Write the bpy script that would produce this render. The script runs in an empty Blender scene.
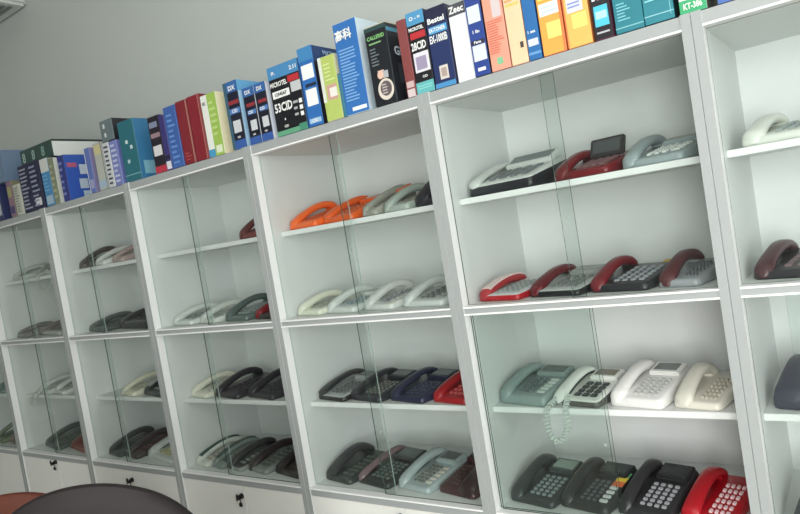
import bpy, bmesh, math, random
from mathutils import Vector, Matrix
random.seed(7)
C = bpy.context.scene.collection
PI = math.pi

# ------------------------------------------------------------------ materials
def lin(c):
    c = c / 255.0
    return c / 12.92 if c <= 0.04045 else ((c + 0.055) / 1.055) ** 2.4

_mats = {}
def mat(name, rgb, rough=0.5, metal=0.0, spec=0.5, vary=0.06, scale=18.0, bump=0.0, coat=0.0):
    key = (name, tuple(rgb), rough, metal, spec, vary, scale, bump, coat)
    if key in _mats:
        return _mats[key]
    m = bpy.data.materials.new(name)
    m.use_nodes = True
    nt = m.node_tree
    b = nt.nodes['Principled BSDF']
    b.inputs['Roughness'].default_value = rough
    b.inputs['Metallic'].default_value = metal
    b.inputs['Specular IOR Level'].default_value = spec
    b.inputs['Coat Weight'].default_value = coat
    col = [lin(v) for v in rgb]
    tc = nt.nodes.new('ShaderNodeTexCoord')
    nz = nt.nodes.new('ShaderNodeTexNoise')
    nz.inputs['Scale'].default_value = scale
    nz.inputs['Detail'].default_value = 3.0
    nt.links.new(tc.outputs['Object'], nz.inputs['Vector'])
    mx = nt.nodes.new('ShaderNodeMix')
    mx.data_type = 'RGBA'
    mx.inputs[6].default_value = (*[max(0, v * (1 - vary)) for v in col], 1)
    mx.inputs[7].default_value = (*[min(1, v * (1 + vary)) for v in col], 1)
    nt.links.new(nz.outputs['Fac'], mx.inputs[0])
    nt.links.new(mx.outputs[2], b.inputs['Base Color'])
    if bump > 0:
        bp = nt.nodes.new('ShaderNodeBump')
        bp.inputs['Strength'].default_value = bump
        bp.inputs['Distance'].default_value = 0.002
        nt.links.new(nz.outputs['Fac'], bp.inputs['Height'])
        nt.links.new(bp.outputs['Normal'], b.inputs['Normal'])
    _mats[key] = m
    return m

def glass_mat(name, tint, ior=1.5, haze=0.0):
    m = bpy.data.materials.new(name)
    m.use_nodes = True
    nt = m.node_tree
    nt.nodes.clear()
    out = nt.nodes.new('ShaderNodeOutputMaterial')
    tr = nt.nodes.new('ShaderNodeBsdfTransparent')
    tr.inputs['Color'].default_value = (*tint, 1)
    gl = nt.nodes.new('ShaderNodeBsdfGlossy')
    gl.inputs['Roughness'].default_value = 0.03
    lw = nt.nodes.new('ShaderNodeLayerWeight')          # Schlick reflectance, the same from both faces of the pane
    lw.inputs['Blend'].default_value = 0.5
    pw = nt.nodes.new('ShaderNodeMath'); pw.operation = 'POWER'; pw.inputs[1].default_value = 5.0
    nt.links.new(lw.outputs['Facing'], pw.inputs[0])
    fr = nt.nodes.new('ShaderNodeMath'); fr.operation = 'MULTIPLY_ADD'
    fr.inputs[1].default_value = 0.96; fr.inputs[2].default_value = 0.022
    nt.links.new(pw.outputs[0], fr.inputs[0])
    mx = nt.nodes.new('ShaderNodeMixShader')
    nt.links.new(fr.outputs[0], mx.inputs['Fac'])
    nt.links.new(tr.outputs['BSDF'], mx.inputs[1])
    nt.links.new(gl.outputs['BSDF'], mx.inputs[2])
    last = mx
    if haze > 0:                                    # thin film of dust on the pane
        df = nt.nodes.new('ShaderNodeBsdfDiffuse')
        df.inputs['Color'].default_value = (0.78, 0.82, 0.80, 1)
        nz = nt.nodes.new('ShaderNodeTexNoise')
        nz.inputs['Scale'].default_value = 3.0
        tc = nt.nodes.new('ShaderNodeTexCoord')
        nt.links.new(tc.outputs['Object'], nz.inputs['Vector'])
        mr = nt.nodes.new('ShaderNodeMapRange')
        mr.inputs['To Min'].default_value = haze * 0.6
        mr.inputs['To Max'].default_value = haze * 1.4
        nt.links.new(nz.outputs['Fac'], mr.inputs['Value'])
        m2 = nt.nodes.new('ShaderNodeMixShader')
        nt.links.new(mr.outputs['Result'], m2.inputs['Fac'])
        nt.links.new(mx.outputs['Shader'], m2.inputs[1])
        nt.links.new(df.outputs['BSDF'], m2.inputs[2])
        last = m2
    nt.links.new(last.outputs['Shader'], out.inputs['Surface'])
    return m

WHITE = mat('white_laminate', (221, 223, 222), 0.45, vary=0.02)
EDGE = mat('grey_edge_band', (158, 162, 162), 0.42, vary=0.03, scale=60)
TRACK = mat('white_track_plastic', (238, 239, 238), 0.4, vary=0.01)
DOORW = mat('white_door_laminate', (228, 228, 223), 0.5, vary=0.02)
GLASS = glass_mat('green_tinted_glass', (0.95, 0.970, 0.961), 1.45, 0.0)
GEDGE = mat('green_glass_edge', (58, 80, 74), 0.2, vary=0.05)
PEDGE = mat('pale_glass_edge', (176, 194, 186), 0.2, vary=0.05)
CHROME = mat('chrome', (200, 200, 200), 0.2, metal=1.0, vary=0.02)
DARKM = mat('dark_metal', (42, 40, 40), 0.35, metal=0.6, vary=0.05)

# ------------------------------------------------------------------ mesh helpers
def link(name, bm, mats, parent=None, loc=None, smooth=None):
    me = bpy.data.meshes.new(name)
    bmesh.ops.recalc_face_normals(bm, faces=bm.faces)
    bm.to_mesh(me)
    bm.free()
    for m in (mats if isinstance(mats, (list, tuple)) else [mats]):
        me.materials.append(m)
    if smooth:
        for p in me.polygons:
            p.use_smooth = True
        me.set_sharp_from_angle(angle=math.radians(smooth))
    o = bpy.data.objects.new(name, me)
    C.objects.link(o)
    if parent:
        o.parent = parent
    if loc:
        o.location = loc
    return o

def box(bm, x0, x1, y0, y1, z0, z1, mi=0, front=None, side=None, top=None, bevel=0.0):
    r = bmesh.ops.create_cube(bm, size=1.0)
    vs = r['verts']
    for v in vs:
        v.co = Vector((x0 + (v.co.x + .5) * (x1 - x0), y0 + (v.co.y + .5) * (y1 - y0), z0 + (v.co.z + .5) * (z1 - z0)))
    fs = {f for v in vs for f in v.link_faces}
    for f in fs:
        f.material_index = mi
        c = f.calc_center_median()
        if front is not None and abs(c.y - y0) < 1e-6: f.material_index = front
        if side is not None and (abs(c.x - x0) < 1e-6 or abs(c.x - x1) < 1e-6): f.material_index = side
        if top is not None and (abs(c.z - z1) < 1e-6 or abs(c.z - z0) < 1e-6): f.material_index = top
    if bevel > 0:
        es = list({e for v in vs for e in v.link_edges})
        bmesh.ops.bevel(bm, geom=es, offset=bevel, segments=2, affect='EDGES', clamp_overlap=True)
    return vs

def ring_loft(bm, rings, mi=0, caps=True):
    vr = [[bm.verts.new(p) for p in r] for r in rings]
    n = len(vr[0])
    for a, b in zip(vr, vr[1:]):
        for i in range(n):
            f = bm.faces.new((a[i], a[(i + 1) % n], b[(i + 1) % n], b[i]))
            f.material_index = mi
    if caps:
        bm.faces.new(vr[0][::-1]).material_index = mi
        bm.faces.new(vr[-1]).material_index = mi

def tube(bm, pts, r, seg=6, mi=0):
    pts = [Vector(p) for p in pts]
    rings = []
    up = Vector((0.13, 0.2, 1)).normalized()
    for i, p in enumerate(pts):
        t = (pts[min(i + 1, len(pts) - 1)] - pts[max(i - 1, 0)]).normalized()
        a = t.cross(up)
        if a.length < 1e-4: a = t.cross(Vector((1, 0, 0)))
        a.normalize()
        b = a.cross(t)
        rings.append([p + (a * math.cos(k * 2 * PI / seg) + b * math.sin(k * 2 * PI / seg)) * r for k in range(seg)])
    ring_loft(bm, rings, mi)

def catmull(pts, n):
    pts = [Vector(p) for p in pts]
    P = [2 * pts[0] - pts[1]] + pts + [2 * pts[-1] - pts[-2]]
    out = []
    for i in range(1, len(P) - 2):
        for k in range(n):
            t = k / n
            a, b, c, d = P[i - 1], P[i], P[i + 1], P[i + 2]
            out.append(.5 * ((2 * b) + (c - a) * t + (2 * a - 5 * b + 4 * c - d) * t * t + (3 * b - a - 3 * c + d) * t ** 3))
    out.append(P[-2])
    return out

def coil(bm, pts, R=0.006, r=0.0018, turns_per_m=75):
    path = catmull(pts, 24)
    L = 0
    dense = []
    for i in range(len(path) - 1):
        seg = (path[i + 1] - path[i])
        n = max(2, int(seg.length * turns_per_m * 7))
        t = seg.normalized()
        a = t.cross(Vector((0.1, 1, 0.1))).normalized()
        b = t.cross(a)
        for k in range(n):
            q = path[i] + seg * (k / n)
            ang = (L + seg.length * k / n) * turns_per_m * 2 * PI
            dense.append(q + (a * math.cos(ang) + b * math.sin(ang)) * R)
        L += seg.length
    tube(bm, dense, r, 4)

def empty(name, loc, rz=0.0, label=None, cat=None, group=None):
    o = bpy.data.objects.new(name, None)
    C.objects.link(o)
    o.empty_display_size = 0.05
    o.location = loc
    o.rotation_euler = (0, 0, rz)
    tag(o, label, cat, group)
    return o

def tag(o, label=None, cat=None, group=None, kind=None):
    if label: o['label'] = label
    if cat: o['category'] = cat
    if group: o['group'] = group
    if kind: o['kind'] = kind
    return o

def struct(name, bm, m):
    return tag(link(name, bm, m), kind='structure')

# ------------------------------------------------------------------ room
RX0, RX1, RY0, RY1, RH = -3.4, 6.6, -4.8, 0.60, 3.95
WALLM = mat('painted_wall', (190, 196, 192), 0.75, vary=0.025, scale=2.2, bump=0.08)
CEILM = mat('ceiling_paint', (226, 226, 222), 0.8, vary=0.02)
FLOORM = mat('floor_tile', (176, 172, 164), 0.35, vary=0.08, scale=3)
SKIRT = mat('skirting_paint', (150, 148, 142), 0.5)

bm = bmesh.new(); box(bm, RX0, RX1, RY0, RY1, -0.1, 0.0); struct('floor', bm, FLOORM)
bm = bmesh.new(); box(bm, RX0, RX1, RY0, RY1, RH, RH + .1); struct('ceiling', bm, CEILM)
bm = bmesh.new(); box(bm, RX0 - .2, RX1 + .2, RY1, RY1 + .2, -.1, RH + .1); struct('wall_back', bm, WALLM)
bm = bmesh.new(); box(bm, RX0 - .2, RX0, RY0, RY1, -.1, RH + .1); struct('wall_left', bm, WALLM)

def wall_with_opening(name, axis, p0, p1, a0, a1, o0, o1, z0, z1):
    b = bmesh.new()
    def seg(u0, u1, w0, w1):
        if axis == 'x': box(b, p0, p1, u0, u1, w0, w1)      # wall plane normal along x, u runs along y
        else: box(b, u0, u1, p0, p1, w0, w1)
    seg(a0, o0, -.1, RH + .1); seg(o1, a1, -.1, RH + .1)
    seg(o0, o1, -.1, z0); seg(o0, o1, z1, RH + .1)
    return struct(name, b, WALLM)
wall_with_opening('wall_right', 'x', RX1, RX1 + .2, RY0, RY1, -4.5, -1.2, 0.5, 3.0)
wall_with_opening('wall_front', 'y', RY0 - .2, RY0, RX0 - .2, RX1 + .2, 4.7, 6.4, 0.5, 3.0)

FRAME = mat('window_frame_paint', (225, 225, 222), 0.5)
def window(name, axis, p, o0, o1, z0, z1, n):
    b = bmesh.new()
    t = 0.05
    def bar(u0, u1, w0, w1):
        if axis == 'x': box(b, p - .03, p + .03, u0, u1, w0, w1)
        else: box(b, u0, u1, p - .03, p + .03, w0, w1)
    bar(o0, o1, z0, z0 + t); bar(o0, o1, z1 - t, z1)
    for i in range(n + 1):
        c = o0 + (o1 - o0 - t) * i / n
        bar(c, c + t, z0 + t, z1 - t)
    return struct(name, b, FRAME)
window('window_1', 'x', RX1 + .1, -4.5, -1.2, .5, 3.0, 3)
window('window_2', 'y', RY0 - .1, 4.7, 6.4, .5, 3.0, 2)
bm = bmesh.new(); box(bm, RX0, RX1, RY1 - .012, RY1, 0, .09); struct('baseboard_back', bm, SKIRT)
bm = bmesh.new(); box(bm, RX0, RX0 + .012, RY0, RY1 - .012, 0, .09); struct('baseboard_left', bm, SKIRT)

# pale unit high on the wall at the far left
ac = empty('air_conditioner', (-0.44, RY1, 3.56), 0, 'pale wall-mounted air conditioner high on the grey wall at top left', 'air conditioner')
bm = bmesh.new(); box(bm, -.42, .42, -.2, -.0005, 0, .28, bevel=.02)
link('housing', bm, mat('ac_plastic', (205, 208, 205), 0.5), ac, smooth=35)
bm = bmesh.new()
for k in range(3): box(bm, -.36, .36, -.17 + k * .035, -.15 + k * .035, -.008, .002)
link('outlet_louver', bm, mat('ac_louver', (120, 124, 120), 0.5), ac)

# ------------------------------------------------------------------ cabinets
XB = [-0.872, -0.022, 0.816, 1.641, 2.519, 3.400, 4.250, 5.100]      # boundaries between the cabinets
ZT, ZA, ZB, ZC, ZD = 2.0, 1.672, 1.308, 0.932, 0.590
DEP = 0.555
SP = 0.026
ORD = ['leftmost, cut by the left frame edge', 'second from left', 'third from left', 'fourth from left',
       'fourth from right', 'second from right', 'cut by the right frame edge']
CLAB = [
 'white glass-fronted display cabinet at the far left, only a sliver in view',
 'white display cabinet holding a red-brown phone bottom right and a dangling white cord',
 'white display cabinet with dark flat phones on its middle shelf, behind the dark chair',
 'white display cabinet with two pale phones and a dark one on its middle shelf',
 'white display cabinet with orange phones on its top shelf',
 'white display cabinet with red phones and a half-open lower glass front',
 'white display cabinet cut off by the right edge of the frame']
def pane_pos(i):   # right edge of left pane, left edge of right pane for upper and lower fronts
    mid = (XB[i] + XB[i + 1]) / 2
    return {0: ((mid + .02, mid - .01), (mid + .02, mid - .01)), 1: ((mid + .012, mid - .012), (mid + .012, mid - .012)),
            2: ((1.168, 1.150), (1.172, 1.152)), 3: ((2.066, 2.044), (2.015, 1.995)),
            4: ((2.975, 2.945), (2.972, 2.926)), 5: ((3.845, 3.805), (3.856, 3.440)),
            6: ((mid + .02, mid - .02), (4.47, mid - .3))}[i]

def glass_pane(x0, x1, y, z0, z1, parent, pale):
    b = bmesh.new()
    box(b, x0, x1, y, y + .005, z0, z1, mi=0, side=1, top=1)
    g = link('glass_door', b, [GLASS, PEDGE if pale else GEDGE], parent)
    if y < .03: return g
    b = bmesh.new()
    px = x1 - .022
    bmesh.ops.create_cone(b, cap_ends=True, segments=14, radius1=.0055, radius2=.005, depth=.004,
                          matrix=Matrix.Translation((px, y - .0021, z0 + (z1 - z0) * .36)) @ Matrix.Rotation(PI / 2, 4, 'X'))
    link('finger_pull', b, mat('clear_pull', (176, 186, 182), 0.25), g, smooth=40)
    return g

def cabinet(i):
    x0, x1 = XB[i], XB[i + 1]
    t = empty('display_cabinet', ((x0 + x1) / 2, 0, 0), 0, CLAB[i], 'cabinet', 'row of white display cabinets')
    off = -(x0 + x1) / 2
    a, b_ = x0 + off, x1 + off
    def L(name, bm, m, par=t, **k): return link(name, bm, m, par, **k)
    for s0, s1 in ((a + .0008, a + SP), (b_ - SP, b_ - .0008)):
        bm = bmesh.new(); box(bm, s0, s1, -.004, DEP, 0, 2.043, front=1); L('side_panel', bm, [WHITE, EDGE])
    ia, ib = a + SP, b_ - SP
    bm = bmesh.new(); box(bm, ia, ib, DEP - .012, DEP, .06, 2.0); L('back_panel', bm, WHITE)
    def board(name, z0, z1, lips):
        bm = bmesh.new(); box(bm, ia, ib, 0, DEP - .012, z0, z1, front=1)
        o = L(name, bm, [WHITE, EDGE])
        bm = bmesh.new()
        for q in lips: box(bm, ia, ib, -.006, .0, q, q + .0055)
        L('sliding_track', bm, TRACK, o)
    board('top_board', ZT, 2.0405, [ZT])
    board('divider_board', 1.279, ZB, [1.279, ZB - .0055])
    board('bottom_board', .556, ZD, [ZD - .0055])
    for z in (ZA, ZC):
        bm = bmesh.new(); box(bm, ia, ib, .09, DEP - .012, z - .020, z, bevel=.0015); L('shelf_board', bm, WHITE)
    bm = bmesh.new(); box(bm, ia, ib, .03, .05, 0, .08); L('plinth', bm, mat('plinth_grey', (150, 150, 150), 0.5))
    bm = bmesh.new(); box(bm, ia, ib, .02, DEP - .012, .08, .10); L('floor_board', bm, WHITE)
    up, lo = pane_pos(i)
    for (r, l), z0, z1, opened in ((up, ZB, ZT, False), (lo, ZD, 1.279, i in (5, 6))):
        glass_pane(ia + .001, r + off, .034, z0 + .001, z1 - .001, t, i <= 4)
        if opened: glass_pane(l + off, l + off + .41, .024, z0 + .001, z1 - .001, t, False)
        else: glass_pane(l + off, ib - .001, .024, z0 + .001, z1 - .001, t, False)
    mid = {1: .44, 2: 1.235, 3: 2.115, 4: 3.025}.get(i, (x0 + x1) / 2) + off
    for s0, s1 in ((ia + .002, mid - .0012), (mid + .0012, ib - .002)):
        bm = bmesh.new(); box(bm, s0, s1, .001, .019, .102, .554, bevel=.001)
        d = L('cupboard_door', bm, DOORW)
        if s1 < mid + .001 and i in (1, 2, 3, 4, 5):
            zl = {1: .545, 2: .505, 3: .507, 4: .52, 5: .52}[i]
            bm = bmesh.new()
            bmesh.ops.create_cone(bm, cap_ends=True, segments=18, radius1=.013, radius2=.011, depth=.014,
                matrix=Matrix.Translation((s1 - .02, -.0062, zl)) @ Matrix.Rotation(PI / 2, 4, 'X'))
            box(bm, s1 - .022, s1 - .018, -.034, -.013, zl - .011, zl + .006)
            bmesh.ops.create_uvsphere(bm, u_segments=12, v_segments=8, radius=.011,
                matrix=Matrix.Translation((s1 - .005, -.038, zl + .012)) @ Matrix.Diagonal((1, .35, 1.3, 1)))
            tube(bm, [(s1 - .02, -.03, zl), (s1 - .012, -.036, zl + .004), (s1 - .006, -.038, zl + .01)], .004)
            box(bm, s1 - .028, s1 - .008, -.02, -.012, zl - .045, zl - .026, bevel=.003)
            tube(bm, [(s1 - .018, -.015, zl - .028), (s1 - .02, -.014, zl - .012)], .0025)
            L('lock', bm, DARKM, d, smooth=40)
    return t
for i in range(7): cabinet(i)

# ------------------------------------------------------------------ telephones
def phone(x, z, W, label, body, hand=None, keys=None, D=.215, y=.125, rz=-.12, hf=.028, hb=.070, lift=.018, arch=.030,
          hw=.054, screen=None, tilt=0.0, flat=False, rough=.35, trim=None, under=None, labels=None, big=False,
          fkeys=None, side=-1, group=None, cord=None, bezel=None, square=False, grow=1.0, rows=None, cols=None, trim_low=False):
    """x = left end of the front edge, z = shelf top"""
    y = .062 if z in (ZB, ZD) else .099
    x = max(x - .018, max(b for b in XB if b <= x) + SP + .006)
    xr = min(b for b in XB if b > x + .03) - SP - .008           # inner face of the cabinet side to the right
    W *= .955
    hf, hb = hf * .85, hf * .2 + hb * (.9 if z == ZA else .66)
    rz = -.20
    room = xr - x - (D + .004) * math.sin(-rz)
    if W > room: W = max(room, .125)
    if W > room: rz = -math.asin(max(0.0, min(.2, (xr - x - W) / D)))
    t = empty('desk_phone', (x + W / 2 * math.cos(rz), y + W / 2 * math.sin(-rz) * .55, z), rz, label, 'telephone', group)
    B = mat('phone_plastic', body, rough, vary=.03, scale=40)
    H = mat('handset_plastic', hand or body, rough, vary=.03, scale=40)
    K = mat('key_plastic', keys or (60, 60, 62), .45, vary=.02)
    x0, x1 = -W / 2, W / 2
    zt = lambda yy: hf + (hb - hf) * yy / D
    # body: rounded wedge lofted from bottom to top
    def ring(ins, zf, drop=0.0):
        pts = []
        r = max(.004, .018 - ins * .5)
        ax, bx, ay, by = x0 + ins, x1 - ins, ins, D - ins
        for cx, cy, a0 in ((bx - r, ay + r, -PI / 2), (bx - r, by - r, 0), (ax + r, by - r, PI / 2), (ax + r, ay + r, PI)):
            for k in range(5):
                a = a0 + k * PI / 8
                px, py = cx + r * math.cos(a), cy + r * math.sin(a)
                pts.append((px, py, zf * zt(py) - drop if zf > .02 else 0.0))
        return pts
    bm = bmesh.new()
    rings = [ring(.006, 0.0), ring(.001, .12), ring(0, .3), ring(.002, .82), ring(.006, .95), ring(.012, 1.0)]
    ring_loft(bm, rings)
    if under:
        for f in bm.faces:
            if f.calc_center_median().z < .62 * zt(f.calc_center_median().y): f.material_index = 1
    link('base', bm, [B] + ([mat('phone_underside', under, .4)] if under else []), t, smooth=50)
    # handset, swept from front to back
    hx = (x0 + hw / 2 + .002) if side < 0 else (x1 - hw / 2 - .002)
    N = 22
    prof = []
    for i in range(N + 1):
        s = i / N
        yy = -.004 + (D + .006) * s
        e = abs(2 * s - 1)
        th = (.029 + .012 * e ** 2.5) if not flat else (.020 + .006 * e ** 3)
        zz = zt(max(0, min(D, yy))) + lift + (arch * .55 + .004) * (math.sin(PI * s ** 1.4) ** .75 if not square else min(1, math.sin(PI * s) * 2.2))
        if not square: zz -= .012 * e ** 6
        wd = hw * (.78 + .22 * e ** 2)
        cap = min(1.0, math.sqrt(max(0.0, 1 - (max(0, .07 - min(s, 1 - s)) / .07) ** 2)) * .82 + .18)
        prof.append((yy, zz, th, wd, cap))
    def hrings(grow_x=0.0, dz=0.0, thk=1.0, i0=0, i1=N):
        out = []
        for i in range(i0, i1 + 1):
            yy, zz, th, wd, cap = prof[i]
            th *= thk
            q = []
            for k in range(14):
                a = 2 * PI * k / 14
                ca, sa = math.cos(a), math.sin(a)
                ex = 3.2
                rr = (abs(ca) ** ex + abs(sa) ** ex) ** (-1 / ex)
                q.append((hx + (wd / 2 + grow_x) * cap * rr * ca, yy, zz - th / 2 + dz + th / 2 * cap * rr * sa))
            out.append(q)
        return out
    bm = bmesh.new(); ring_loft(bm, hrings())
    h = link('handset', bm, H, t, smooth=45)
    if trim:
        bm = bmesh.new(); ring_loft(bm, hrings(.0025, -.012, .45, 0, N) if trim_low else hrings(-.004, .0035, .5, 2, N - 2))
        link('handset_inlay', bm, mat('handset_inlay', trim, .3), h, smooth=45)
    # cradle posts the handset rests on
    for yy in (D * .10, D * .88):
        bm = bmesh.new()
        top = zt(yy) + max(.004, lift - .018)
        box(bm, hx - hw * .36, hx + hw * .36, yy - .014, yy + .014, zt(yy) - .01, top, bevel=.003)
        link('cradle', bm, B, t, smooth=40)
    # keys on the sloping face
    kx0, kx1 = (x0 + hw + .014, x1 - .014) if side < 0 else (x0 + .014, x1 - hw - .014)
    sl = math.atan2(hb - hf, D)
    def key(bm, cx, cy, w, d, hh=.006, mi=0):
        vs = box(bm, cx - w / 2, cx + w / 2, cy - d / 2, cy + d / 2, -.001, hh, mi=mi, bevel=min(w, d) * .14)
        return None
    def on_slope(bm):
        for v in bm.verts: v.co.z += zt(v.co.y)
    kw = kx1 - kx0
    scr_d = D * .30 if screen else D * .12
    ky0, ky1 = D * .10, D - scr_d - D * .12
    cols = cols or 3
    rows = rows or (4 if big else 6)
    if not big and not fkeys: cols = 4
    main_w = kw * (.64 if fkeys else .96)
    bm = bmesh.new()
    for r in range(rows):
        for c in range(cols):
            sx = main_w / cols; sy = (ky1 - ky0) / rows
            key(bm, kx0 + sx * (c + .5), ky0 + sy * (r + .5), sx * (.80 if big else .60), sy * (.74 if big else .52))
    on_slope(bm)
    link('keypad', bm, K, t)
    if fkeys:
        bm = bmesh.new()
        n = 5
        for r in range(n):
            sy = (ky1 - ky0) / n
            key(bm, kx0 + main_w + (kw - main_w) * .55, ky0 + sy * (r + .5), (kw - main_w) * .72, sy * .55)
        on_slope(bm)
        link('function_keys', bm, mat('function_key', fkeys, .45), t)
    if labels:
        bm = bmesh.new()
        for q, cc in enumerate(labels):
            box(bm, kx1 - kw * .26, kx1 + .010, ky1 - .004 - .026 * (q - 1), ky1 - .004 - .026 * (q - 2), .0062, .0080, mi=q)
        on_slope(bm)
        link('paper_label', bm, [mat('printed_label', cc, .6) for cc in labels], t)
    if screen:
        sy0, sy1 = D - scr_d - D * .05, D - .012
        bm = bmesh.new()
        box(bm, kx0 - .002, kx1 + .004, 0, sy1 - sy0, -.004, .014, bevel=.004)
        d = link('display', bm, mat('display_housing', bezel or body, rough), t, loc=(0, sy0, zt(sy0) + .001), smooth=40)
        d.rotation_euler = (sl + tilt, 0, 0)
        bm = bmesh.new()
        box(bm, kx0 + .010, kx1 - .008, (sy1 - sy0) * .2, (sy1 - sy0) * .85, .0125, .0150)
        link('screen', bm, mat('lcd_screen', screen, .18), d)
    if cord:
        bm = bmesh.new()
        coil(bm, [Matrix.Rotation(-rz, 3, 'Z') @ (Vector(p) - t.location) for p in cord[0]], R=(cord[2] if len(cord) > 2 else .006) * 1.15, r=.0028)
        link('coiled_cord', bm, mat('cord_plastic', cord[1], .45), t, smooth=60)
    return t

PW = (214, 216, 208); IV = (222, 216, 200); BK = (40, 40, 44); BK2 = (50, 50, 56); SV = (168, 174, 174); GR = (128, 136, 134)
RED = (176, 26, 34); DRED = (110, 22, 30); ORG = (236, 104, 44); NAVY = (44, 46, 72); BRN = (66, 46, 48)
KG = (110, 116, 118); KL = (196, 198, 196)
def phones():
    gA, gB, gC, gD = ('telephones on the top shelves', 'telephones on the middle shelves', 'telephones on the third shelves', 'telephones on the bottom shelves')
    # ---- second cabinet from the right
    phone(3.452, ZA, .285, 'wide silver phone on a black base with a big tilted screen, top shelf', (196, 200, 196), keys=KG, under=(34, 34, 40), screen=(112, 122, 122), tilt=.25, flat=True, D=.24, hb=.10, hf=.045, arch=.012, bezel=(206, 210, 206), group=gA)
    phone(3.775, ZA, .205, 'dark red phone with a flipped-up dark screen on the top shelf', DRED, keys=(120, 90, 92), screen=(74, 78, 80), tilt=1.0, D=.22, arch=.03, bezel=(52, 48, 50), group=gA, rough=.25)
    phone(3.995, ZA, .205, 'silver-grey phone with pale keys beside the dark red flip-screen phone', (150, 162, 164), keys=(210, 214, 210), fkeys=(205, 210, 206), screen=(128, 118, 96), D=.24, arch=.04, group=gA)
    phone(3.452, ZB, .185, 'red-edged phone with white handset face, leftmost beside the wide black-framed phone', (190, 192, 192), hand=(160, 40, 46), keys=(150, 154, 154), under=(170, 24, 34), trim=(212, 190, 188), D=.24, hb=.06, arch=.02, group=gB)
    phone(3.642, ZB, .205, 'black phone with silver face and dark red handset on the middle shelf', (176, 180, 178), hand=(96, 18, 28), keys=(120, 124, 124), under=(30, 30, 34), D=.25, hb=.075, arch=.03, screen=(96, 100, 100), bezel=(150, 152, 150), group=gB)
    phone(3.850, ZB, .205, 'black phone with a bright red handset and yellow button on the middle shelf', BK, hand=(112, 22, 32), keys=(150, 154, 160), D=.25, hb=.075, arch=.045, labels=[(214, 170, 60)], group=gB)
    phone(4.062, ZB, .155, 'grey phone with a brown handset, last on the middle shelf next to the post', (150, 154, 158), hand=(84, 40, 44), keys=(110, 114, 118), D=.25, hb=.07, arch=.05, group=gB)
    cordA = ([(3.655, .14, .962), (3.648, .115, .948), (3.639, .076, .935), (3.630, .070, .905), (3.630, .070, .868), (3.642, .070, .838), (3.661, .070, .827), (3.685, .070, .845), (3.702, .070, .882), (3.702, .072, .925), (3.698, .10, .948), (3.695, .13, .962)], (206, 214, 208), .0075)
    phone(3.436, ZC, .205, 'grey-green phone with a grey screen, behind the glass left of the hanging cord', (132, 148, 146), keys=(92, 104, 106), screen=(66, 82, 80), fkeys=(188, 198, 192), D=.24, hf=.042, hb=.10, arch=.026, group=gC)
    phone(3.652, ZC, .185, 'white phone with a black-lined handset, big black keys and a hanging coiled cord', (226, 228, 222), keys=(58, 62, 66), trim=(44, 48, 50), trim_low=True, under=(80, 80, 76), big=True, screen=(112, 106, 88), D=.23, hb=.085, arch=.02, cord=cordA, group=gC)
    phone(3.848, ZC, .185, 'plain white phone with a slim grey display strip, beside the black-keyed phone', (226, 226, 222), keys=(186, 188, 184), screen=(112, 116, 116), D=.25, hf=.036, hb=.105, arch=.024, group=gC)
    phone(4.046, ZC, .172, 'ivory phone with a rounded handset, last on its shelf next to the post', (220, 216, 204), hand=(208, 206, 194), keys=(190, 186, 172), D=.23, hb=.075, arch=.058, hw=.06, group=gC)
    phone(3.440, ZD, .192, 'black phone with a pale screen, leftmost on the bottom shelf behind the glass', (44, 52, 54), keys=(130, 140, 142), screen=(140, 156, 146), D=.25, hb=.10, arch=.035, hw=.056, bezel=(60, 70, 70), labels=[(190, 168, 60)], group=gD)
    phone(3.637, ZD, .190, 'black phone with white function keys and a green, yellow and orange striped sticker', (40, 42, 44), keys=(84, 88, 92), screen=(62, 68, 66), fkeys=(196, 200, 200), D=.25, hb=.10, arch=.035, hw=.05, labels=[(90, 160, 110), (214, 190, 70), (210, 110, 60)], group=gD)
    phone(3.832, ZD, .184, 'black phone with a wide dark screen, directly left of the bright red phone', (44, 44, 46), keys=(150, 152, 156), screen=(54, 58, 58), D=.26, hb=.11, arch=.026, hw=.05, group=gD)
    phone(4.024, ZD, .192, 'bright red phone with white keys at the right end of the bottom shelf', (166, 24, 34), keys=(226, 196, 200), D=.26, hb=.085, arch=.045, hw=.062, rows=6, cols=4, group=gD, rough=.25)
    # ---- cabinet with the orange phones
    phone(2.552, ZA, .200, 'bright orange phone at the left end of the top shelf', ORG, keys=(190, 84, 40), D=.25, hb=.08, arch=.045, hw=.06, group=gA)
    phone(2.762, ZA, .205, 'orange phone with a brownish display, second along beside the other orange one', (226, 96, 40), keys=(196, 98, 56), screen=(168, 100, 66), D=.25, hb=.085, arch=.02, group=gA)
    phone(2.985, ZA, .090, 'narrow grey phone with an orange-topped back, beside the orange pair', (150, 150, 140), keys=(120, 116, 106), screen=(130, 110, 88), bezel=(214, 116, 78), D=.25, hb=.105, hw=.034, arch=.01, group=gA)
    phone(3.085, ZA, .145, 'pale grey-green phone between an orange-topped phone and a black one', (168, 178, 170), keys=(136, 132, 122), D=.25, hb=.07, arch=.045, hw=.048, group=gA)
    phone(3.238, ZA, .132, 'black phone at the right end of the shelf with the orange phones', (44, 42, 50), keys=(70, 70, 76), D=.25, hb=.10, arch=.055, hw=.07, group=gA)
    phone(2.552, ZB, .175, 'cream phone with a high arched handset, first of four pale ones in a row', (216, 216, 200), keys=(160, 164, 156), D=.25, hb=.06, arch=.040, hw=.05, group=gB)
    phone(2.735, ZB, .190, 'pale phone with grey-blue keys, second of four pale ones in a row', (206, 210, 206), keys=(150, 162, 166), D=.26, hb=.068, arch=.042, hw=.05, screen=(128, 134, 130), group=gB)
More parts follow.
